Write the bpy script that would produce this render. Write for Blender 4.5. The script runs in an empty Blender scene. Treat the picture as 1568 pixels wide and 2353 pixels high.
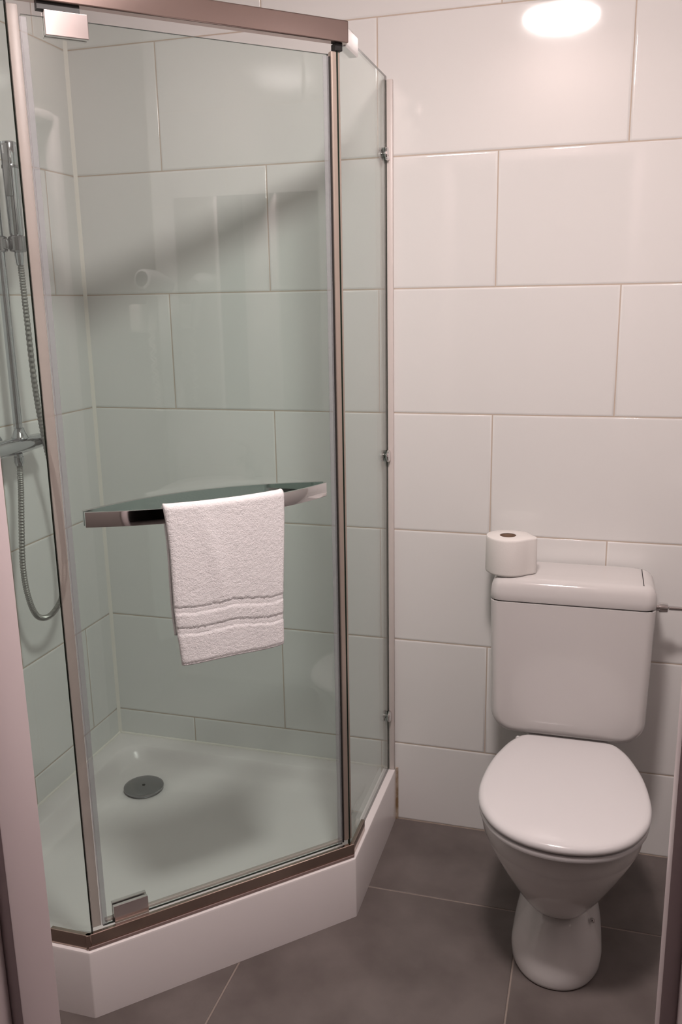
import bpy, bmesh, math, random
from mathutils import Vector, Matrix

# ------------------------------------------------------------------ camera
S = bpy.context.scene
COL = S.collection
cam_data = bpy.data.cameras.new('camera')
cam = bpy.data.objects.new('camera', cam_data)
COL.objects.link(cam)
cam.location = (1.428, -2.290, 1.493)
cam.rotation_euler = (1.33797, 0.01652, 0.28258)
cam_data.sensor_fit = 'VERTICAL'
cam_data.sensor_height = 36.0
cam_data.lens = 36.0 * 2026.85 / 2353.0
cam_data.clip_start = 0.02
S.camera = cam

# ------------------------------------------------------------------ world, exposure
W = bpy.data.worlds.new('dark_surroundings')
S.world = W
W.use_nodes = True
W.node_tree.nodes['Background'].inputs[0].default_value = (0.05, 0.04, 0.038, 1)
W.node_tree.nodes['Background'].inputs[1].default_value = 0.2
S.view_settings.view_transform = 'Standard'
S.view_settings.look = 'None'
S.view_settings.exposure = 0.0
S.view_settings.gamma = 1.0
S.view_settings.use_curve_mapping = False
S.cycles.use_denoising = True
S.cycles.max_bounces = 8
S.cycles.diffuse_bounces = 3
S.cycles.glossy_bounces = 5
S.cycles.transparent_max_bounces = 20
S.cycles.transmission_bounces = 4
S.cycles.sample_clamp_indirect = 8.0
S.cycles.adaptive_threshold = 0.03
LAMP_STRENGTH = 172.0
LAMP_COLOR = (1.0, 0.875, 0.845)

# ------------------------------------------------------------------ materials
def mat(name, color=(.8, .8, .8), rough=.5, metal=0.0, **kw):
    m = bpy.data.materials.new(name)
    m.use_nodes = True
    b = m.node_tree.nodes['Principled BSDF']
    b.inputs['Base Color'].default_value = (*color, 1)
    b.inputs['Roughness'].default_value = rough
    b.inputs['Metallic'].default_value = metal
    for k, v in kw.items():
        b.inputs[k].default_value = v
    return m

def nodes(m):
    return m.node_tree.nodes, m.node_tree.links, m.node_tree.nodes['Principled BSDF']

def noise_color(m, c1, c2, scale, detail=4, stretch=(1, 1, 1), lo=.35, hi=.65):
    N, L, b = nodes(m)
    tc = N.new('ShaderNodeTexCoord'); mp = N.new('ShaderNodeMapping')
    mp.inputs['Scale'].default_value = stretch
    nz = N.new('ShaderNodeTexNoise'); nz.inputs['Scale'].default_value = scale
    nz.inputs['Detail'].default_value = detail
    cr = N.new('ShaderNodeValToRGB')
    cr.color_ramp.elements[0].color = (*c1, 1); cr.color_ramp.elements[1].color = (*c2, 1)
    cr.color_ramp.elements[0].position = lo; cr.color_ramp.elements[1].position = hi
    L.new(tc.outputs['Object'], mp.inputs[0]); L.new(mp.outputs[0], nz.inputs['Vector'])
    L.new(nz.outputs['Fac'], cr.inputs[0]); L.new(cr.outputs[0], b.inputs['Base Color'])
    return nz

def noise_bump(m, scale, strength, dist=.001, detail=2, stretch=(1, 1, 1)):
    N, L, b = nodes(m)
    tc = N.new('ShaderNodeTexCoord'); mp = N.new('ShaderNodeMapping')
    mp.inputs['Scale'].default_value = stretch
    nz = N.new('ShaderNodeTexNoise'); nz.inputs['Scale'].default_value = scale
    nz.inputs['Detail'].default_value = detail
    bp = N.new('ShaderNodeBump'); bp.inputs['Strength'].default_value = strength
    bp.inputs['Distance'].default_value = dist
    L.new(tc.outputs['Object'], mp.inputs[0]); L.new(mp.outputs[0], nz.inputs['Vector'])
    L.new(nz.outputs['Fac'], bp.inputs['Height']); L.new(bp.outputs[0], b.inputs['Normal'])

M_TILE = mat('white_glazed_tile', (.86, .855, .84), .065)
noise_bump(M_TILE, 42, .014, .002, 3)
M_TILE2 = mat('dimmed_glazed_tile', (.60, .57, .56), .12)  # right wall's white tile, darkened to weaken bounced light and deepen shadows
M_GROUT = mat('beige_grout', (.60, .51, .43), .85)
M_GROUT2 = mat('grey_grout', (.30, .25, .22), .85)
M_FLOOR = mat('grey_stone_tile', (.2, .18, .17), .42)
noise_color(M_FLOOR, (.120, .099, .092), (.182, .155, .146), 6, 7)
noise_bump(M_FLOOR, 120, .12, .001, 3)
M_PAINT = mat('white_paint', (.70, .67, .66), .6)
M_FRONT = mat('dimmed_wall_paint', (.30, .25, .235), .6)  # out-of-view front wall, colour lowered so less light bounces into the shadows
M_HALL = mat('unlit_hall_shade', (.05, .036, .032), .7)  # darkness of the unlit hallway put into its wall colour
M_FRAME = mat('painted_frame', (.72, .61, .62), .35)
M_CERAMIC = mat('white_ceramic', (.715, .69, .68), .08)
M_PLASTIC = mat('white_seat_plastic', (.75, .73, .735), .16)
M_ACRYL = mat('white_acrylic', (.92, .87, .865), .18)
M_CHROME = mat('chrome', (.72, .71, .71), .06, 1.0)
M_SATIN = mat('satin_chrome', (.90, .86, .86), .14, 1.0)
M_SILL = mat('reflection_tinted_sill_chrome', (.46, .37, .32), .14, 1.0)  # chrome tinted brown to stand for the dark floor mirrored in it
M_POST = mat('brushed_post', (.52, .44, .38), .42, .55)
M_HEADER = mat('header_chrome', (.44, .345, .315), .16, 1.0)
M_DARKCHROME = mat('scratched_chrome', (.34, .34, .35), .2, 1.0)
M_RUBBER = mat('black_rubber', (.012, .012, .012), .5)
M_PVC = mat('white_pvc', (.72, .65, .62), .35)
M_SILICONE = mat('white_silicone', (.92, .88, .82), .3)
M_OLDSIL = mat('stained_silicone', (.50, .38, .26), .5)
noise_color(M_OLDSIL, (.30, .19, .10), (.62, .52, .42), 40, 4)
M_PAPER = mat('tissue_paper', (.86, .83, .80), .95)
noise_bump(M_PAPER, 260, .25, .001, 3)
M_CARD = mat('cardboard', (.30, .20, .14), .9)
M_TOWEL = mat('white_terry', (.98, .965, .975), .95)
noise_bump(M_TOWEL, 420, .7, .002, 3)
M_TOWEL.node_tree.nodes['Principled BSDF'].inputs['Sheen Weight'].default_value = .25
M_HOSE = mat('steel_hose', (.34, .34, .32), .42, 1.0)
M_FIT = mat('chrome_fitting', (.50, .52, .54), .09, 1.0)
M_MIRROR = mat('mirror_silver', (.85, .85, .85), .01, 1.0)
M_DARKGAP = mat('dark_gap', (.02, .018, .016), .8)
M_BROWN = mat('brown_frame', (.30, .21, .19), .5)

def glass_mat(name, tint, seal=0.0, milk=(.56, .56, .58), rough=.006):
    """thin pane: clear transmission with a colour, plus the mirror reflection of its faces"""
    m = bpy.data.materials.new(name); m.use_nodes = True
    N, L = m.node_tree.nodes, m.node_tree.links
    N.clear()
    out = N.new('ShaderNodeOutputMaterial')
    tr = N.new('ShaderNodeBsdfTransparent'); tr.inputs[0].default_value = (*tint, 1)
    gl = N.new('ShaderNodeBsdfGlossy'); gl.inputs['Roughness'].default_value = rough
    gl.inputs[0].default_value = (1, 1, 1, 1)
    geo = N.new('ShaderNodeNewGeometry')
    mr = N.new('ShaderNodeMapRange')
    mr.inputs['To Min'].default_value = 1.5; mr.inputs['To Max'].default_value = 1 / 1.5
    L.new(geo.outputs['Backfacing'], mr.inputs['Value'])
    fr = N.new('ShaderNodeFresnel'); L.new(mr.outputs[0], fr.inputs['IOR'])
    mx = N.new('ShaderNodeMixShader')
    L.new(fr.outputs[0], mx.inputs[0]); L.new(tr.outputs[0], mx.inputs[1]); L.new(gl.outputs[0], mx.inputs[2])
    last = mx
    if seal:
        df = N.new('ShaderNodeBsdfDiffuse'); df.inputs[0].default_value = (*milk, 1)
        m2 = N.new('ShaderNodeMixShader'); m2.inputs[0].default_value = seal
        L.new(mx.outputs[0], m2.inputs[1]); L.new(df.outputs[0], m2.inputs[2]); last = m2
    L.new(last.outputs[0], out.inputs[0])
    return m
M_GLASS = glass_mat('green_tinted_glass', (.905, .955, .940))
M_GLASSEDGE = mat('dark_green_glass_edge', (.012, .022, .015), .15)
M_SEAL = glass_mat('pale_translucent_seal', (.88, .85, .83), .40, (.56, .50, .46), .4)
M_CLEARSEAL = glass_mat('translucent_seal', (.90, .90, .91), .24, (.54, .55, .57), .25)

M_LAMP = bpy.data.materials.new('lit_opal_glass'); M_LAMP.use_nodes = True
_b = M_LAMP.node_tree.nodes['Principled BSDF']
_b.inputs['Base Color'].default_value = (.9, .88, .86, 1)
_b.inputs['Emission Color'].default_value = (*LAMP_COLOR, 1)
_b.inputs['Emission Strength'].default_value = LAMP_STRENGTH

# ------------------------------------------------------------------ mesh helpers
BASE = {}

class MB:
    def __init__(s):
        s.v = []; s.f = []; s.m = []
    def add(s, verts, faces, mi=0):
        k = len(s.v)
        s.v += [Vector(p) for p in verts]
        s.f += [tuple(i + k for i in f) for f in faces]
        s.m += [mi] * len(faces)
        return s
    def box(s, a, b, bevel=0.0, seg=2, fr=None, mi=0):
        bm = bmesh.new()
        bmesh.ops.create_cube(bm, size=1.0)
        for v in bm.verts:
            v.co = Vector([(a[i] + b[i]) / 2 + v.co[i] * (b[i] - a[i]) for i in range(3)])
        if bevel:
            bmesh.ops.bevel(bm, geom=bm.edges[:], offset=bevel, segments=seg, profile=.5, affect='EDGES')
        s.bm(bm, fr, mi)
        return s
    def bm(s, bm, fr=None, mi=0):
        bmesh.ops.recalc_face_normals(bm, faces=bm.faces[:])
        bm.verts.ensure_lookup_table()
        vs = [v.co.copy() for v in bm.verts]
        if fr: vs = [fr(*v) for v in vs]
        s.add(vs, [[v.index for v in f.verts] for f in bm.faces], mi)
        bm.free()
    def loft(s, rings, cap0=True, cap1=True, closed=True, mi=0):
        n = len(rings[0]); vs = [p for r in rings for p in r]; fs = []
        for i in range(len(rings) - 1):
            for j in range(n if closed else n - 1):
                k = (j + 1) % n
                fs.append((i * n + j, i * n + k, (i + 1) * n + k, (i + 1) * n + j))
        if cap0: fs.append(tuple(range(n - 1, -1, -1)))
        if cap1: fs.append(tuple((len(rings) - 1) * n + j for j in range(n)))
        return s.add(vs, fs, mi)
    def lathe(s, origin, axis, profile, n=32, cap0=True, cap1=True, mi=0):
        """profile: list of (distance along axis, radius)"""
        a = Vector(axis).normalized()
        u = a.orthogonal().normalized(); w = a.cross(u)
        o = Vector(origin)
        rings = [[o + a * d + (u * math.cos(2 * math.pi * j / n) + w * math.sin(2 * math.pi * j / n)) * r
                  for j in range(n)] for d, r in profile]
        return s.loft(rings, cap0, cap1, mi=mi)
    def tube(s, path, radius, n=12, mi=0):
        """radius: number or list"""
        P = [Vector(p) for p in path]
        t0 = (P[1] - P[0]).normalized(); u = t0.orthogonal().normalized()
        rings = []
        for i, p in enumerate(P):
            t = (P[min(i + 1, len(P) - 1)] - P[max(i - 1, 0)]).normalized()
            u = (u - t * u.dot(t)).normalized(); w = t.cross(u)
            r = radius[i] if isinstance(radius, (list, tuple)) else radius
            rings.append([p + (u * math.cos(2 * math.pi * j / n) + w * math.sin(2 * math.pi * j / n)) * r for j in range(n)])
        return s.loft(rings, mi=mi)

def spline(pts, per=12):
    P = [Vector(p) for p in pts]; out = []
    for i in range(len(P) - 1):
        p0 = P[max(i - 1, 0)]; p1 = P[i]; p2 = P[i + 1]; p3 = P[min(i + 2, len(P) - 1)]
        for k in range(per):
            t = k / per
            out.append(.5 * ((2 * p1) + (p2 - p0) * t + (2 * p0 - 5 * p1 + 4 * p2 - p3) * t * t + (3 * p1 - p0 - 3 * p2 + p3) * t ** 3))
    out.append(P[-1]); return out

def mesh_of(name, mb, mats, origin=(0, 0, 0), smooth=35, recalc=True):
    o = Vector(origin)
    me = bpy.data.meshes.new(name)
    me.from_pydata([v - o for v in mb.v], [], mb.f)
    for m in (mats if isinstance(mats, (list, tuple)) else [mats]): me.materials.append(m)
    me.polygons.foreach_set('material_index', mb.m)
    if recalc:
        bm = bmesh.new(); bm.from_mesh(me)
        bmesh.ops.recalc_face_normals(bm, faces=bm.faces[:])
        bm.to_mesh(me); bm.free()
    if smooth:
        me.polygons.foreach_set('use_smooth', [True] * len(me.polygons))
        me.set_sharp_from_angle(angle=math.radians(smooth))
    me.update()
    return me

def obj(name, mb, mats, parent=None, origin=None, smooth=35, recalc=True):
    base = BASE[parent.name] if parent else Vector(origin or (0, 0, 0))
    o = bpy.data.objects.new(name, mesh_of(name, mb, mats, base, smooth, recalc))
    COL.objects.link(o)
    if parent: o.parent = parent
    else: o.location = base
    BASE[o.name] = base.copy()
    return o

def empty(name, loc):
    o = bpy.data.objects.new(name, None); COL.objects.link(o)
    o.location = loc; o.empty_display_size = .05
    BASE[o.name] = Vector(loc); return o

def tag(o, label, cat, group=None):
    o['label'] = label; o['category'] = cat
    if group: o['group'] = group
    return o
def struct(o): o['kind'] = 'structure'; return o

# ------------------------------------------------------------------ room shell
ZC = 2.498          # ceiling height
XR = 2.115          # right wall
YF = -1.500         # inner face of the wall with the doorway
HALL = -3.40

floor = struct(obj('floor', MB().box((-.12, HALL - .1, -.10), (XR + .12, .12, -.0012)), M_GROUT2, smooth=0))
wall_back = struct(obj('wall_back', MB().box((-.12, .0012, -.10), (XR + .12, .12, ZC)), M_GROUT, smooth=0))
wall_left = struct(obj('wall_left', MB().box((-.12, YF - .17, -.10), (-.0012, .0012, ZC)), M_GROUT, smooth=0))
wall_right = struct(obj('wall_right', MB().box((XR + .0012, YF - .17, -.10), (XR + .12, .0012, ZC)), M_GROUT, smooth=0))
wf = MB()
wf.box((0, YF - .17, 0), (.770, YF, ZC))
wf.box((1.552, YF - .17, 0), (XR, YF, ZC))
wf.box((.770, YF - .17, 2.06), (1.552, YF, ZC))
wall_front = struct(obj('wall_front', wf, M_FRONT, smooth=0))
hl = MB()
hl.box((-.12, HALL - .1, 0), (0, YF - .17, ZC)); hl.box((XR, HALL - .1, 0), (XR + .12, YF - .17, ZC))
hl.box((0, HALL - .1, 0), (XR, HALL, ZC))
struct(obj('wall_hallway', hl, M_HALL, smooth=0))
struct(obj('ceiling', MB().box((-.12, HALL - .1, ZC), (XR + .12, .12, ZC + .1)), M_PAINT, smooth=0))

# wall tiles: each a piece of its own with pillowed edges; same-size tiles share a mesh
TILES = {}
def tile_mesh(w, h, deep=.0045, material=M_TILE, key='t', r1=.0012, r2=.0050):
    k = (key, round(w, 4), round(h, 4))
    if k in TILES: return TILES[k]
    vs = []
    for ins, d in ((0, -deep), (0, -.0012), (r1, -.0003), (r2, 0)):
        x0, x1, y0, y1 = -w / 2 + ins, w / 2 - ins, -h / 2 + ins, h / 2 - ins
        vs += [(x0, y0, d), (x1, y0, d), (x1, y1, d), (x0, y1, d)]
    fs = []
    for r in range(3):
        for j in range(4):
            a, b = r * 4 + j, r * 4 + (j + 1) % 4
            fs.append((a, b, b + 4, a + 4))
    fs.append((12, 13, 14, 15))
    me = bpy.data.meshes.new('tile')
    me.from_pydata(vs, [], fs); me.materials.append(material)
    me.polygons.foreach_set('use_smooth', [True] * len(me.polygons))
    me.set_sharp_from_angle(angle=math.radians(50))
    me.polygons[len(fs) - 1].use_smooth = False      # the flat face keeps its own normal
    me.update(); TILES[k] = me
    return me

GJ = .0032
ROWS = [ZC, 2.4857, 2.1657, 1.8457, 1.5257, 1.2057, .8857, .5657, .2457, 0.0]
def tile_wall(parent, place, rot, length, j_even, j_odd, z_min=0.0, swap=(), material=M_TILE, key='t'):
    for r in range(9):
        zt, zb = ROWS[r], ROWS[r + 1]
        if zt <= z_min or zt - zb < .03: continue
        j0 = j_odd if (r % 2 == 0) != (r in swap) else j_even
        cuts = [0.0] + [u for u in [j0 + k * .5996 for k in range(-4, 6)] if .012 < u < length - .012] + [length]
        for a, b in zip(cuts[:-1], cuts[1:]):
            w, h = b - a - GJ, zt - zb - GJ
            o = bpy.data.objects.new('tile', tile_mesh(w, h, material=material, key=key)); COL.objects.link(o)
            o.parent = parent
            o.location = place((a + b) / 2, (zt + zb) / 2); o.rotation_euler = rot
R90 = math.pi / 2
tile_wall(wall_back, lambda u, z: (u, 0, z), (R90, 0, 0), XR, .5657, .8655)
tile_wall(wall_left, lambda u, z: (0, -u, z), (R90, 0, R90), 1.5, .14, .44, swap=(5,))
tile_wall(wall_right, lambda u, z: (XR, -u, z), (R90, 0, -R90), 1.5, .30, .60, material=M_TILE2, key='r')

# floor tiles
xs = [-.0, .070, .685, 1.300, 1.915, XR]; ys = [0, -.328, -.943, -1.558, -2.173, -2.788, HALL]
for i in range(len(xs) - 1):
    for j in range(len(ys) - 1):
        w = xs[i + 1] - xs[i] - .004; h = ys[j] - ys[j + 1] - .004
        o = bpy.data.objects.new('floor_tile', tile_mesh(w, h, material=M_FLOOR, key='f', r1=.0010, r2=.0022)); COL.objects.link(o)
        o.parent = floor; o.location = ((xs[i] + xs[i + 1]) / 2, (ys[j] + ys[j + 1]) / 2, 0)

# doorway trims (rebated frame): lit faces towards the opening, a step facing the camera in shade
t = MB(); t.box((.7695, -1.560, 0), (.812, -1.492, 2.06), .002, 2); t.box((.7695, -1.675, 0), (.797, -1.560, 2.06), .002, 2)
struct(obj('trim_1', t, M_FRAME))
t = MB(); t.box((1.511, -1.533, 0), (1.5525, -1.500, 2.06), .003, 2); t.box((1.5265, -1.675, 0), (1.5525, -1.533, 2.06), .002, 2)
struct(obj('trim_2', t, M_FRAME))
t = MB(); t.box((.812, -1.560, 2.035), (1.511, -1.492, 2.061), .002, 2)
struct(obj('trim_3', t, M_FRAME))
# silicone beads: shower corner, tray joints
t = MB(); t.add([(0, 0, .163), (.008, 0, .163), (0, -.008, .163), (0, 0, ZC), (.008, 0, ZC), (0, -.008, ZC)], [(0, 1, 2), (3, 5, 4), (1, 4, 5, 2), (0, 2, 5, 3), (0, 3, 4, 1)])
struct(obj('trim_4', t, M_SILICONE, smooth=0))
t = MB(); t.add([(.9075, -.0005, 0), (.9155, -.0005, 0), (.9085, -.0075, 0), (.9075, -.0005, .166), (.9155, -.0005, .166), (.9085, -.0075, .166)], [(0, 1, 2), (3, 5, 4), (1, 4, 5, 2), (0, 2, 5, 3), (0, 3, 4, 1)])
struct(obj('trim_5', t, M_OLDSIL, smooth=0))
t = MB()
t.tube([(.006, -.002, .1632), (.906, -.002, .1632)], .0042, 8); t.tube([(.002, -.006, .1632), (.002, -.9, .1632)], .0042, 8)
struct(obj('trim_6', t, M_SILICONE))

# ------------------------------------------------------------------ ceiling lamp
LX, LY = 1.230, -1.275
lamp = tag(empty('ceiling_lamp', (LX, LY, ZC)), 'round lit opal dome lamp on the bathroom ceiling', 'lamp')
t = MB().lathe((LX, LY, ZC), (0, 0, -1), [(0, .134), (.014, .134), (.022, .131)], 48)
obj('lamp_base', t, M_PAINT, lamp)
t = MB().lathe((LX, LY, ZC - .022), (0, 0, -1), [(.030 * math.sin(a), .124 * math.cos(a)) for a in [i * R90 / 10 for i in range(10)]] + [(.030, .004)], 48)
obj('lamp_dome', t, M_LAMP, lamp, smooth=80)

# ------------------------------------------------------------------ shower tray
A_ = .9085; B_ = .4490
PENT = [(0.001, -.001), (A_, -.001), (A_, -B_), (B_, -A_), (0.001, -A_)]
def inset_poly(poly, d, r, na=8, ne=10):
    """inset a convex polygon (clockwise here) by d and round its corners by r, fixed vertex count"""
    P = [Vector(p) for p in poly]; n = len(P)
    c = sum(P, Vector((0, 0))) / n
    lines = []
    for i in range(n):
        a, b = P[i], P[(i + 1) % n]
        nn = Vector((-(b - a).y, (b - a).x)).normalized()
        if (c - a).dot(nn) < 0: nn = -nn
        lines.append((a + nn * d, (b - a).normalized()))
    V = []
    for i in range(n):
        (p, u), (q, w) = lines[i - 1], lines[i]
        t_ = ((q - p).x * w.y - (q - p).y * w.x) / (u.x * w.y - u.y * w.x)
        V.append(p + u * t_)
    out = []
    for i in range(n):
        a, b, e = V[i - 1], V[i], V[(i + 1) % n]
        u = (a - b).normalized(); w = (e - b).normalized()
        half = math.acos(max(-1, min(1, u.dot(w)))) / 2
        L_ = r / math.tan(half)
        p0, p1 = b + u * L_, b + w * L_
        cc = b + (u + w).normalized() * (r / math.sin(half))
        d0, d1 = p0 - cc, p1 - cc
        ang = math.acos(max(-1, min(1, d0.normalized().dot(d1.normalized()))))
        for k in range(na + 1):
            f = k / na
            dv = (d0 * math.sin((1 - f) * ang) + d1 * math.sin(f * ang)) / math.sin(ang)
            out.append(cc + dv)
        half2 = math.acos(max(-1, min(1, (b - e).normalized().dot((V[(i + 2) % n] - e).normalized())))) / 2
        q0 = e + (b - e).normalized() * (r / math.tan(half2))
        for k in range(1, ne):
            out.append(p1.lerp(q0, k / ne))
    return out
def ring_z(pts, z): return [Vector((p[0], p[1], z)) for p in pts]
tray = MB()
rings = [ring_z(inset_poly(PENT, d, r), z) for d, r, z in
         [(0, .006, 0), (0, .006, .1570), (.0016, .006, .1612), (.0055, .006, .1630), (.0570, .050, .1630), (.0595, .056, .1622),
          (.0630, .062, .1590), (.0690, .070, .1480), (.0760, .076, .1340), (.0850, .082, .1210), (.0960, .086, .1140), (.1120, .090, .1105), (.1400, .095, .1085)]]
DR = Vector((.190, -.201))
last = rings[-1]
N_ = len(last)
for f, z in ((.25, .1072), (.5, .1055), (.75, .1035), (.92, .1020), (1.0, .1015)):
    rr = []
    for p in last:
        q = Vector((p.x, p.y)); dv = (q - DR).normalized() * .052
        w = q.lerp(DR + dv, f); rr.append(Vector((w.x, w.y, z)))
    rings.append(rr)
tray.loft(rings, cap0=False, cap1=True)
shower_tray = tag(obj('shower_tray', tray, M_ACRYL, origin=(.38, -.38, 0), smooth=40), 'white corner shower tray with a diagonal front on the grey floor', 'shower tray')
dr = MB().lathe((DR.x, DR.y, .0995), (0, 0, 1), [(0, .052), (.010, .054), (.010, .058), (.014, .058), (.0155, .056), (.0165, .050), (.0170, .004)], 48)
dc = obj('drain_cover', dr, M_DARKCHROME, shower_tray); dc['label'] = 'round grey metal drain cover'
obj('screw', MB().lathe((DR.x, DR.y, .1160), (0, 0, 1), [(0, .0045), (.0012, .0045), (.0016, .003)], 16), M_RUBBER, dc)

# ------------------------------------------------------------------ shower enclosure
Tn = Vector((math.sqrt(.5), math.sqrt(.5), 0)); Nn = Vector((math.sqrt(.5), -math.sqrt(.5), 0))
Q0 = Vector((.449, -.908, 0)) - Nn * .035
def F(s, o, z): return Q0 + Tn * s + Nn * o + Vector((0, 0, z))
ZB, ZT = .1635, 2.030
enc = tag(empty('shower_enclosure', (.455, -.455, .163)), 'glass shower enclosure with chrome rails and a diagonal hinged door', 'shower enclosure')
def pane(name, mb_box, edge_axis_fr=None, parent=enc):
    """slab of glass: two large clear faces, dark green edges"""
    o = obj(name, mb_box, [M_GLASS, M_GLASSEDGE], parent, smooth=0)
    ar = [p.area for p in o.data.polygons]; mx = max(ar)
    for p in o.data.polygons: p.material_index = 0 if p.area > mx * .5 else 1
    return o
rp = pane('fixed_pane', MB().box((.8835, -.430, ZB), (.8895, -.006, ZT))); rp['label'] = 'right pane fixed to the back wall'
lp = pane('fixed_pane', MB().box((.006, -.8735, ZB), (.4345, -.8665, ZT))); lp['label'] = 'left pane beside the shower fittings'
door = pane('door_pane', MB().box((.040, -.003, .192), (.630, .003, 1.9785), fr=F))
# seals and posts
obj('seal_strip', MB().box((.0170, -.007, .1985), (.0355, .007, 1.992), .0015, 2, F), M_SEAL, enc)['label'] = 'pale upright seal on the hinge side'
obj('clear_seal', MB().box((.0365, .0034, .196), (.0490, .0060, 1.9745), .001, 1, F), M_CLEARSEAL, door)
obj('clear_seal', MB().box((.6170, .0034, .196), (.6300, .0060, 1.9745), .001, 1, F), M_CLEARSEAL, door)
obj('seal_edge', MB().box((.6305, -.004, .196), (.6345, .0055, 1.9745), .001, 1, F), M_DARKGAP, door)
t = MB().box((.6352, -.008, .1995), (.6560, .006, 1.985), .003, 3, F)
obj('closing_post', t, M_POST, enc, smooth=0)
obj('bottom_seal', MB().box((.045, -.005, .1995), (.628, .005, .2065), .001, 1, F), M_SEAL, door)
# header rail with end brackets
hd = MB().box((.000, -.004, 1.9990), (.6690, .020, 2.0400), .0025, 3, F)
obj('header_rail', hd, M_HEADER, enc, smooth=0)
t = MB().box((.8790, -.4060, 1.9990), (.9010, -.3100, 2.0400), .0045, 4)
obj('end_bracket', t, M_CHROME, enc, smooth=0)
t = MB().box((.345, -.8850, 1.9990), (.440, -.8600, 2.0400), .0045, 4)
obj('end_bracket', t, M_CHROME, enc, smooth=0)
obj('end_plug', MB().box((.6440, -.010, 1.985), (.6600, .010, 1.9995), .001, 1, F), M_RUBBER, enc)
# sill rail, with a small ledge, and its end pieces
sl = MB()
sl.box((-.0025, .0165, .1632), (.6520, .0262, .1985), .0012, 1, F)
sr_ = obj('sill_rail', sl, M_SILL, enc, smooth=0)
obj('sill_lip', MB().box((.001, .0264, .1632), (.6495, .0292, .1710), .0012, 1, F), M_BROWN, sr_, smooth=0)
t = MB().box((.8905, -.4475, .1632), (.9003, -.3280, .1960), .002, 2)
obj('sill_end', t, M_SILL, enc, smooth=0)
t = MB().box((.352, -.9003, .1632), (.4485, -.8905, .1985), .0012, 1)
obj('sill_end', t, M_SILL, enc, smooth=0)
# wall profile and glass clamps on the right pane
obj('wall_profile', MB().box((.8905, -.012, .164), (.9060, -.0005, 2.022), .002, 2), M_PVC, enc)
for z in (1.850, 1.093, .336):
    t = MB()
    t.lathe((.8895, -.020, z), (1, 0, 0), [(0, .007), (.002, .007), (.002, .0155), (.0045, .0165), (.0075, .0155), (.0095, .011), (.0100, .002)], 28)
    t.lathe((.8835, -.020, z), (-1, 0, 0), [(0, .007), (.002, .007), (.002, .0155), (.0045, .0165), (.0075, .0155), (.0095, .011), (.0100, .002)], 28)
    obj('glass_clamp', t, M_CHROME, enc)
# hinges (sub-parts of the door)
for nm, s0, s1, z0, z1 in (('top', .0765, .1515, 1.9475, 1.9880), ('low', .0630, .1390, .1945, .2360)):
    t = MB()
    t.box((s0, .0030, z0), (s1, .0125, z1), .0015, 2, F)
    t.box((s0, -.0125, z0), (s1, -.0030, z1), .0015, 2, F)
    h = obj('hinge', t, M_SATIN, door, smooth=0)
    h['label'] = 'square metal pivot hinge at the %s of the door' % ('top' if nm == 'top' else 'foot')
obj('hinge_pivot', MB().box((.066, -.006, 1.988), (.138, .012, 1.9995), 0, 1, F), M_RUBBER, door)
obj('hinge_pivot', MB().box((.060, -.006, .1985), (.140, .012, .2005), 0, 1, F), M_RUBBER, door)
# bowed towel bar: two flat bows, one each side of the glass
HS0, HS1, HD = .0740, .6020, .066
def bow(s): return HD * max(0.0, 1 - ((s - (HS0 + HS1) / 2) / ((HS1 - HS0) / 2)) ** 2)
def bow_bar(sign):
    t = MB(); rings = []
    n = 40
    for i in range(n + 1):
        s = HS0 + (HS1 - HS0) * i / n
        o = .0035 + bow(s)
        e = .0005
        prof = [(o, 1.0775), (o, 1.1065), (o + .0035, 1.1075), (o + .0075, 1.1070), (o + .0080, 1.1060), (o + .0080, 1.0780), (o + .0075, 1.0770), (o + .0035, 1.0765)]
        rings.append([F(s, sign * q, z) for q, z in prof])
    t.loft(rings)
    return t
b = obj('towel_bar', bow_bar(1), M_CHROME, door, smooth=40); b['label'] = 'bowed flat chrome bar outside the glass'
b = obj('towel_bar', bow_bar(-1), M_CHROME, door, smooth=40); b['label'] = 'bowed flat bar inside the glass'

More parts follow.
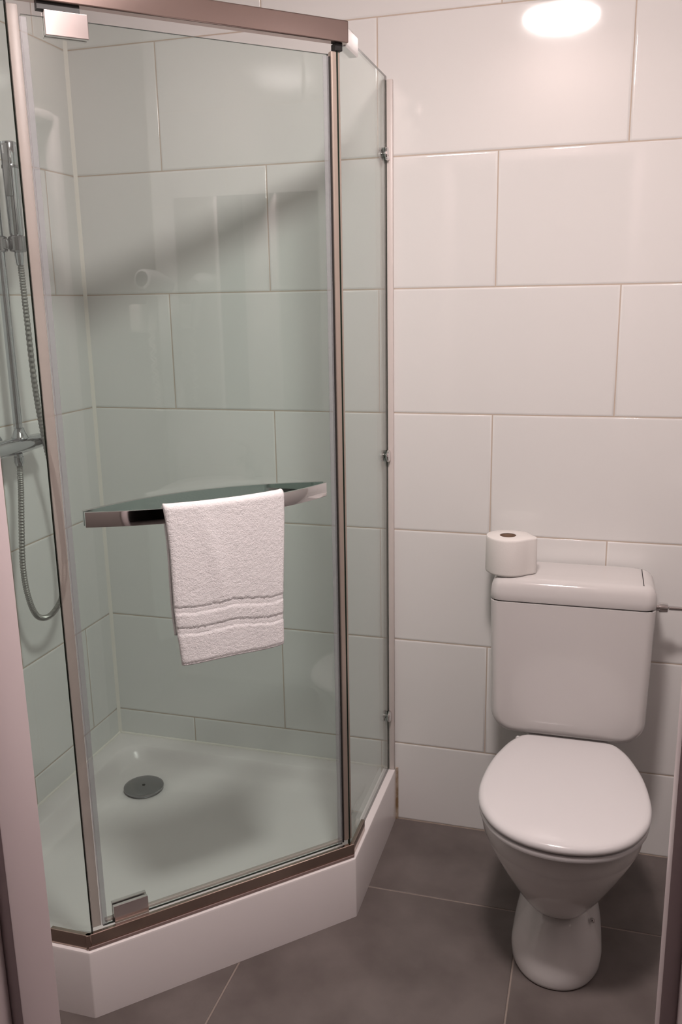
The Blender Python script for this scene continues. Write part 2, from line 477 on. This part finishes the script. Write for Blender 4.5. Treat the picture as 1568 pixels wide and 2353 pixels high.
# ------------------------------------------------------------------ hand towel over the bar
random.seed(7)
def towel():
    t = MB()
    prof = []                                     # (offset from the bar line, z) from front hem over the bar to the back hem
    z0, z1, zb = .786, 1.1045, .835
    n1 = 128
    for i in range(n1): prof.append((.0135, z0 + (z1 - z0) * i / n1, 1))
    for i in range(13):
        a = math.pi * i / 12
        prof.append((.0045 + .0090 * math.cos(a), z1 + .0090 * math.sin(a), 1 if i < 9 else 0))
    n2 = 60
    for i in range(1, n2): prof.append((-.0045, z1 - (z1 - zb) * i / n2, 0))
    ns = 100
    rings = []
    rnd = [[random.uniform(-1, 1) for _ in range(len(prof))] for _ in range(ns + 1)]
    edge = [random.uniform(-1, 1) for _ in range(ns + 1)]
    for i in range(ns + 1):
        f = i / ns; ring = []
        for j, (o, z, front) in enumerate(prof):
            h = (z1 - z) / (z1 - z0)              # 0 at the bar, 1 at the front hem
            sl_ = .2150 + .0130 * max(0, h) + .0022 * math.sin(h * 7)
            sr = .4690 - .0090 * max(0, h) + .0020 * math.sin(h * 5 + 1)
            s = sl_ + (sr - sl_) * f
            ob = .0035 + bow(s)
            zz = z; oo = o
            if front:
                hang = max(0, h)
                zz = z + hang * (-.004 + .0065 * math.sin(f * math.pi * 1.6 + .5) * f)     # wavy hem
                oo = o + .0040 * hang * math.sin(f * 5.2 + .6) + .006 * hang * (1 - f) ** 3 \
                    + .0030 * math.exp(-((f - .28 - .22 * h) / .07) ** 2) * math.exp(-((h - .35) / .3) ** 2)
                tilt = .010 * (f - .5)
                k = z + tilt + .0012 * edge[i] + .003 * math.sin(f * 9)
                pile = .0022
                for c0, c1 in ((.8905, .9065), (.8470, .8635)):
                    if c0 < k < c1: pile = 0.0 + .0006 * math.sin((k - c0) / (c1 - c0) * math.pi)
                if z < z0 + .006: pile = .0004
                oo += pile + .00055 * rnd[i][j] * (pile > .001)
                # softly rounded side edges
            e = min(f, 1 - f) * (sr - sl_)
            if e < .006: oo += (-.0040 if front else .0030) * (1 - e / .006) ** 2
            p = F(s, oo + ob, zz)
            ring.append(p)
        rings.append(ring)
    t.loft(rings, False, False, closed=False)
    return t
tb = F(.34, .07, .786)
tw = obj('hand_towel', towel(), M_TOWEL, origin=tb, smooth=180, recalc=False)
md = tw.modifiers.new('thickness', 'SOLIDIFY'); md.thickness = .0062; md.offset = 0
tag(tw, 'white terry hand towel with two woven bands hanging over the door bar', 'towel')

# ------------------------------------------------------------------ shower fittings on the left wall
mx = tag(empty('shower_mixer', (0, -.50, 1.165)), 'chrome bar shower mixer on the left wall behind the glass', 'mixer')
t = MB().lathe((.062, -.352, 1.165), (0, -1, 0), [(0, .0135), (.002, .0165), (.010, .0182), (.055, .0188), (.060, .0205), (.30, .0205), (.305, .0188), (.36, .0185), (.370, .0165), (.372, .012)], 36)
obj('mixer_body', t, M_FIT, mx)
for y in (-.465, -.615):
    t = MB().lathe((.0005, y, 1.165), (1, 0, 0), [(0, .032), (.004, .032), (.010, .026), (.012, .013), (.045, .013)], 28)
    obj('wall_flange', t, M_FIT, mx)
t = MB().lathe((.062, -.442, 1.1815), (0, 0, 1), [(0, .021), (.006, .0195), (.014, .015), (.022, .0125), (.026, .0125)], 28)
obj('riser_collar', t, M_FIT, mx)
t = MB().lathe((.066, -.459, 1.1465), (0, 0, -1), [(0, .010), (.006, .010), (.008, .012), (.022, .012), (.025, .0105), (.030, .0095)], 16)
obj('hose_nut', t, M_FIT, mx)
rr = tag(empty('shower_riser_rail', (.06, -.442, 1.2)), 'upright chrome riser rail rising from the mixer on the left wall', 'shower rail')
obj('pole', MB().lathe((.060, -.442, 1.2078), (0, 0, 1), [(0, .0108), (1.02, .0108)], 24), M_FIT, rr)
t = MB().lathe((.0005, -.442, 2.18), (1, 0, 0), [(0, .024), (.006, .024), (.010, .014), (.05, .0135)], 24)
obj('wall_bracket', t, M_FIT, rr)
t = MB()
t.lathe((.060, -.442, 1.622), (0, 0, 1), [(0, .0155), (.003, .018), (.033, .018), (.036, .0155)], 28)
t.box((.060, -.452, 1.628), (.088, -.424, 1.652), .005, 3)
t.lathe((.094, -.420, 1.622), (0, 0, 1), [(0, .0165), (.003, .0195), (.033, .0205), (.036, .0185)], 28)
obj('slider', t, M_DARKCHROME, rr)
hs = tag(empty('hand_shower', (.094, -.420, 1.640)), 'chrome stick hand shower standing in the slider bracket', 'hand shower')
t = MB().lathe((.094, -.420, 1.6585), (0, 0, 1), [(0, .0150), (.004, .0165), (.06, .0175), (.17, .0190), (.200, .0195), (.206, .0180), (.208, .014)], 32)
obj('body', t, M_FIT, hs)
t = MB().box((.089, -.4425, 1.745), (.108, -.436, 1.860), .003, 2)
obj('spray_face', t, M_DARKCHROME, hs)
obj('collar_ring', MB().lathe((.094, -.420, 1.8080), (0, 0, 1), [(0, .0197), (.0035, .0203), (.007, .0197)], 32, False, False), M_DARKCHROME, hs)
path = spline([(.094, -.418, 1.6215), (.093, -.414, 1.56), (.091, -.408, 1.46), (.089, -.399, 1.30), (.087, -.378, 1.17), (.083, -.348, 1.06), (.080, -.333, .95), (.080, -.332, .83),
               (.081, -.352, .757), (.082, -.390, .722), (.079, -.430, .712), (.076, -.467, .732), (.074, -.489, .79), (.071, -.493, .87), (.068, -.478, .97), (.066, -.463, 1.06), (.066, -.459, 1.117)], 26)
hm = MB().tube(path, [.0078 if i % 2 else .0064 for i in range(len(path))], 12)
ho = tag(empty('shower_hose', path[-1]), 'ribbed grey metal shower hose looping down the left wall', 'hose')
obj('hose', hm, M_HOSE, ho, smooth=20)
obj('end_cone', MB().lathe((.094, -.4185, 1.622), (0, 0, -1), [(-.0, .0105), (.006, .0110), (.020, .0090), (.030, .0082)], 20), M_FIT, ho)

# ------------------------------------------------------------------ toilet
CX = 1.395
def crom(half, per=6):
    pts = spline([(x, y, 0) for x, y in half], per)
    return [(p.x, p.y) for p in pts]
EGG = crom([(0, -.2040), (.085, -.2045), (.106, -.2080), (.1215, -.2225), (.1405, -.2550), (.1570, -.3000), (.1705, -.3480), (.1795, -.4020), (.1845, -.4600), (.1832, -.5030), (.1750, -.5470), (.1560, -.5900), (.1330, -.6220), (.1010, -.6485), (.0630, -.6660), (.0250, -.6740), (0, -.6755)])
def egg_ring(scale, z, cy=-.44, grow=0.0, dz=0.0):
    half = EGG; full = half + [(-x, y) for x, y in half[-2:0:-1]]
    out = []
    for x, y in full:
        v = Vector((x, y - cy)) * scale
        if grow: v = v + v.normalized() * grow
        out.append(Vector((CX + v.x, cy + v.y, z)))
    return out
toilet = tag(empty('toilet', (CX, -.35, 0)), 'white close-coupled toilet with its lid down against the tiled wall', 'toilet')
# bowl and pedestal: one lofted body
def bring(z, a, yf, ym=-.440, yb=-.12, p=.92, n=72, cx=1.393):
    out = []
    for i in range(n):
        th = 2 * math.pi * i / n
        c, q = math.cos(th), math.sin(th)
        x = a * math.copysign(abs(q) ** p, q)
        y = ym + (yf - ym) * c if c > 0 else ym + (yb - ym) * abs(c) ** .8
        out.append(Vector((cx + x, y, z)))
    return out
bowl = MB()
# pedestal
bowl.loft([bring(*r, -.445) for r in [
    (0.0, .0960, -.5690), (.0030, .0990, -.5725), (.0100, .1018, -.5748), (.0300, .1028, -.5715), (.0450, .1005, -.5640), (.0600, .0955, -.5530), (.0750, .0895, -.5430),
    (.0900, .0825, -.5330), (.1120, .0715, -.5180), (.1340, .0615, -.4980)]], True, True)
# bowl
bowl.loft([bring(*r) for r in [
    (.1290, .0300, -.4700), (.1300, .0480, -.4880), (.1325, .0630, -.5040), (.1420, .0705, -.5140), (.1620, .0830, -.5350), (.1900, .0985, -.5600), (.2250, .1180, -.5880),
    (.2650, .1400, -.6140), (.3050, .1610, -.6360), (.3320, .1730, -.6480), (.3360, .1735, -.6480), (.3400, .1765, -.6510), (.3600, .1800, -.6550), (.3840, .1815, -.6560), (.3910, .1790, -.6530)]])
bowl.box((1.393 - .105, -.185, .300), (1.393 + .105, -.022, .4090), .02, 4)
tb_ = obj('bowl', bowl, M_CERAMIC, toilet, smooth=50)
for sx, y in ((1, -.432),):
    t = MB().lathe((1.393 + sx * .0755, y - .030, .1120), (sx * .9, -.30, .35), [(0, .006), (.005, .006), (.008, .004)], 14)
    sc = obj('fixing_screw', t, M_CHROME, tb_)
# seat and lid
st = MB().loft([egg_ring(.955, .3915), egg_ring(.985, .3930), egg_ring(.992, .3990), egg_ring(.985, .4055), egg_ring(.95, .4075)])
obj('seat', st, M_PLASTIC, toilet, smooth=60)
ld = MB().loft([egg_ring(.93, .4095), egg_ring(.985, .4098), egg_ring(.999, .4125), egg_ring(1.004, .4170), egg_ring(1.000, .4215), egg_ring(.988, .4255), egg_ring(.965, .4285), egg_ring(.93, .4302), egg_ring(.75, .4325), egg_ring(.5, .4340), egg_ring(.2, .4348)])
obj('lid', ld, M_PLASTIC, toilet, smooth=60)
for sx in (-1, 1):
    t = MB().lathe((CX - .006 + sx * .094, -.2010, .4060), (sx, 0, 0), [(0, .006), (.002, .0085), (.026, .0085), (.029, .005)], 18)
    obj('hinge', t, M_PLASTIC, toilet)
# cistern
def cist(x0, x1, y0, y1, z0, z1, rb, rv, taper):
    bm = bmesh.new(); bmesh.ops.create_cube(bm, size=1)
    for v in bm.verts:
        v.co = Vector(((x0 + x1) / 2 + v.co.x * (x1 - x0), (y0 + y1) / 2 + v.co.y * (y1 - y0), (z0 + z1) / 2 + v.co.z * (z1 - z0)))
    if rb:
        es = [e for e in bm.edges if abs(e.verts[0].co.y - e.verts[1].co.y) > .05 and e.verts[0].co.z < (z0 + z1) / 2]
        bmesh.ops.bevel(bm, geom=es, offset=rb, segments=9, profile=.5, affect='EDGES')
        # front outline edges, all round
        es = [e for e in bm.edges if all(abs(v.co.y - y0) < 1e-5 for v in e.verts) and not all(abs(v.co.z - z1) < 1e-5 for v in e.verts)]
        bmesh.ops.bevel(bm, geom=es, offset=rv, segments=6, profile=.5, affect='EDGES', clamp_overlap=True)
    for v in bm.verts:
        k = (z1 - v.co.z) / (z1 - z0)
        v.co.x = (x0 + x1) / 2 + (v.co.x - (x0 + x1) / 2) * (1 - taper * k)
    return bm
t = MB(); t.bm(cist(1.1905, 1.5835, -.1830, -.0080, .4090, .7630, .060, .024, .042))
cs = obj('cistern', t, M_CERAMIC, toilet, smooth=50)
t = MB().box((1.200, -.1740, .7600), (1.5750, -.012, .7672))
obj('joint_line', t, M_DARKGAP, cs)
def lid_ring(ins, z, r=.03, x0=1.1890, x1=1.5850, y0=-.1815, y1=-.0060, drop=0):
    x0 += ins; x1 -= ins; y0 += ins; y1 -= min(ins, .004); r = max(.004, r - ins * .3)
    out = []
    for cx_, cy_, a0 in ((x1 - r, y1 - r, 0), (x0 + r, y1 - r, 90), (x0 + r, y0 + r, 180), (x1 - r, y0 + r, 270)):
        for k in range(7):
            a = math.radians(a0 + 15 * k)
            out.append(Vector((cx_ + r * math.cos(a), cy_ + r * math.sin(a), z)))
    return out
t = MB().loft([lid_ring(.006, .7655), lid_ring(.0015, .7662), lid_ring(0, .7685), lid_ring(.0005, .785), lid_ring(.0025, .8000), lid_ring(.0060, .8100), lid_ring(.0110, .8165), lid_ring(.0180, .8205), lid_ring(.0260, .8220), lid_ring(.060, .8226)])
cl = obj('cistern_lid', t, M_CERAMIC, toilet, smooth=60)
t = MB().box((1.5520, -.1560, .8100), (1.5538, -.0220, .8229))
obj('seam', t, M_DARKGAP, cl)
# water supply on the right of the cistern
t = MB()
t.lathe((1.5810, -.098, .7510), (1, 0, 0), [(0, .0095), (.014, .0095), (.014, .0125), (.020, .0128), (.033, .0118), (.035, .0085), (.037, .0055), (.175, .0055)], 20)
sp = obj('supply_pipe', t, M_CHROME, toilet)
t = MB().tube(spline([(1.745, -.098, .751), (1.765, -.094, .751), (1.772, -.080, .751), (1.772, -.0005, .751)], 6), .0055, 12)
obj('pipe_bend', t, M_CHROME, sp)

# ------------------------------------------------------------------ toilet roll on the cistern lid
RX, RY, RZ = 1.2270, -.1120, .8232
roll = tag(empty('toilet_roll', (RX, RY, RZ)), 'white toilet paper roll standing on the left end of the cistern lid', 'toilet roll')
def roll_ring(scale, z):
    out = []
    for i in range(64):
        a = 2 * math.pi * i / 64
        r = .0580 + .0135 * math.exp(-((math.atan2(math.sin(a + .12), math.cos(a + .12))) / .26) ** 2) + .0010 * math.sin(3 * a)
        out.append(Vector((RX + r * scale * math.cos(a), RY + .96 * r * scale * math.sin(a), z)))
    return out
def core_ring(r, z): return [Vector((RX - .003 + r * math.cos(2 * math.pi * i / 64), RY + r * math.sin(2 * math.pi * i / 64), z)) for i in range(64)]
H_ = .0935
t = MB().loft([core_ring(.0205, RZ), roll_ring(.93, RZ), roll_ring(.985, RZ + .002), roll_ring(1.0, RZ + .006), roll_ring(.995, RZ + .05), roll_ring(.99, RZ + H_ - .005), roll_ring(.975, RZ + H_ - .001), roll_ring(.95, RZ + H_), core_ring(.0205, RZ + H_)], False, False)
obj('paper', t, M_PAPER, roll, smooth=55)
t = MB().loft([core_ring(.0205, RZ + .0005), core_ring(.0205, RZ + H_ - .001), core_ring(.0190, RZ + H_ - .001), core_ring(.0190, RZ + .0005)], False, False)
t.loft([core_ring(.0190, RZ + .0005), core_ring(.0205, RZ + .0005)], False, False)
obj('core_tube', t, M_CARD, roll, smooth=55)

# ------------------------------------------------------------------ things on the right side, seen as reflections in the door glass
mir = tag(empty('wall_mirror', (XR, -1.13, 1.11)), 'large frameless mirror on the right wall above the washbasin', 'mirror')
obj('mirror_plate', MB().box((XR - .006, -1.410, 1.105), (XR - .0005, -.855, 1.875), .001, 1), M_MIRROR, mir)
for y in (-1.35, -.915):
    obj('clip', MB().box((XR - .009, y - .012, 1.099), (XR - .0005, y + .012, 1.113), .001, 1), M_CHROME, mir)
ba = tag(empty('washbasin', (1.90, -1.13, .85)), 'white washbasin on the right wall under the mirror', 'washbasin')
def sring(a, b, z, cx=1.905, cy=-1.13, n=48, e=.7):
    return [Vector((cx + a * math.copysign(abs(math.cos(2 * math.pi * i / n)) ** e, math.cos(2 * math.pi * i / n)),
                    cy + b * math.copysign(abs(math.sin(2 * math.pi * i / n)) ** e, math.sin(2 * math.pi * i / n)), z)) for i in range(n)]
t = MB().loft([sring(.10, .13, .70), sring(.17, .22, .74), sring(.205, .265, .83), sring(.208, .268, .848), sring(.204, .264, .852), sring(.160, .220, .850, 1.885), sring(.150, .210, .835, 1.885), sring(.12, .17, .76, 1.885), sring(.03, .03, .745, 1.885)])
obj('basin', t, M_CERAMIC, ba, smooth=50)
t = MB().lathe((2.06, -1.13, .852), (0, 0, 1), [(0, .024), (.006, .024), (.01, .02), (.085, .019), (.10, .018), (.104, .012)], 24)
t.tube(spline([(2.055, -1.13, .925), (2.00, -1.13, .945), (1.945, -1.13, .935)], 8), .012, 14)
obj('tap', t, M_CHROME, ba)
t = MB().tube(spline([(2.06, -1.13, .955), (2.03, -1.13, .985), (1.97, -1.13, 1.0)], 6), .007, 10)
obj('tap_lever', t, M_CHROME, ba)
dy = tag(empty('hair_dryer', (1.93, -1.46, 1.45)), 'white wall-mounted hair dryer beside the doorway', 'hair dryer')
t = MB().box((1.885, -1.4995, 1.40), (1.985, -1.455, 1.50), .012, 4)
obj('holder', t, M_PVC, dy)
t = MB().lathe((1.845, -1.415, 1.585), (1, .12, -.12), [(0, .026), (.004, .034), (.05, .040), (.085, .038), (.13, .030), (.165, .026)], 28)
obj('barrel', t, M_PLASTIC, dy)
obj('intake_grille', MB().lathe((1.8445, -1.4151, 1.58506), (-1, -.12, .12), [(0, .026), (.002, .024)], 24), M_DARKCHROME, dy)
t = MB().tube([(1.905, -1.410, 1.56), (1.925, -1.425, 1.50), (1.935, -1.435, 1.41)], [.019, .018, .016], 16)
obj('handle', t, M_PVC, dy)
cp = []
for i in range(160):
    a = i * .75; f = i / 159
    cp.append((1.935 + .010 * math.cos(a) + .02 * math.sin(math.pi * f), -1.440 + .010 * math.sin(a), 1.405 - .30 * math.sin(math.pi * f) - .0 * f + .02 * f))
obj('coiled_cord', MB().tube(cp, .0028, 6), M_PVC, dy)
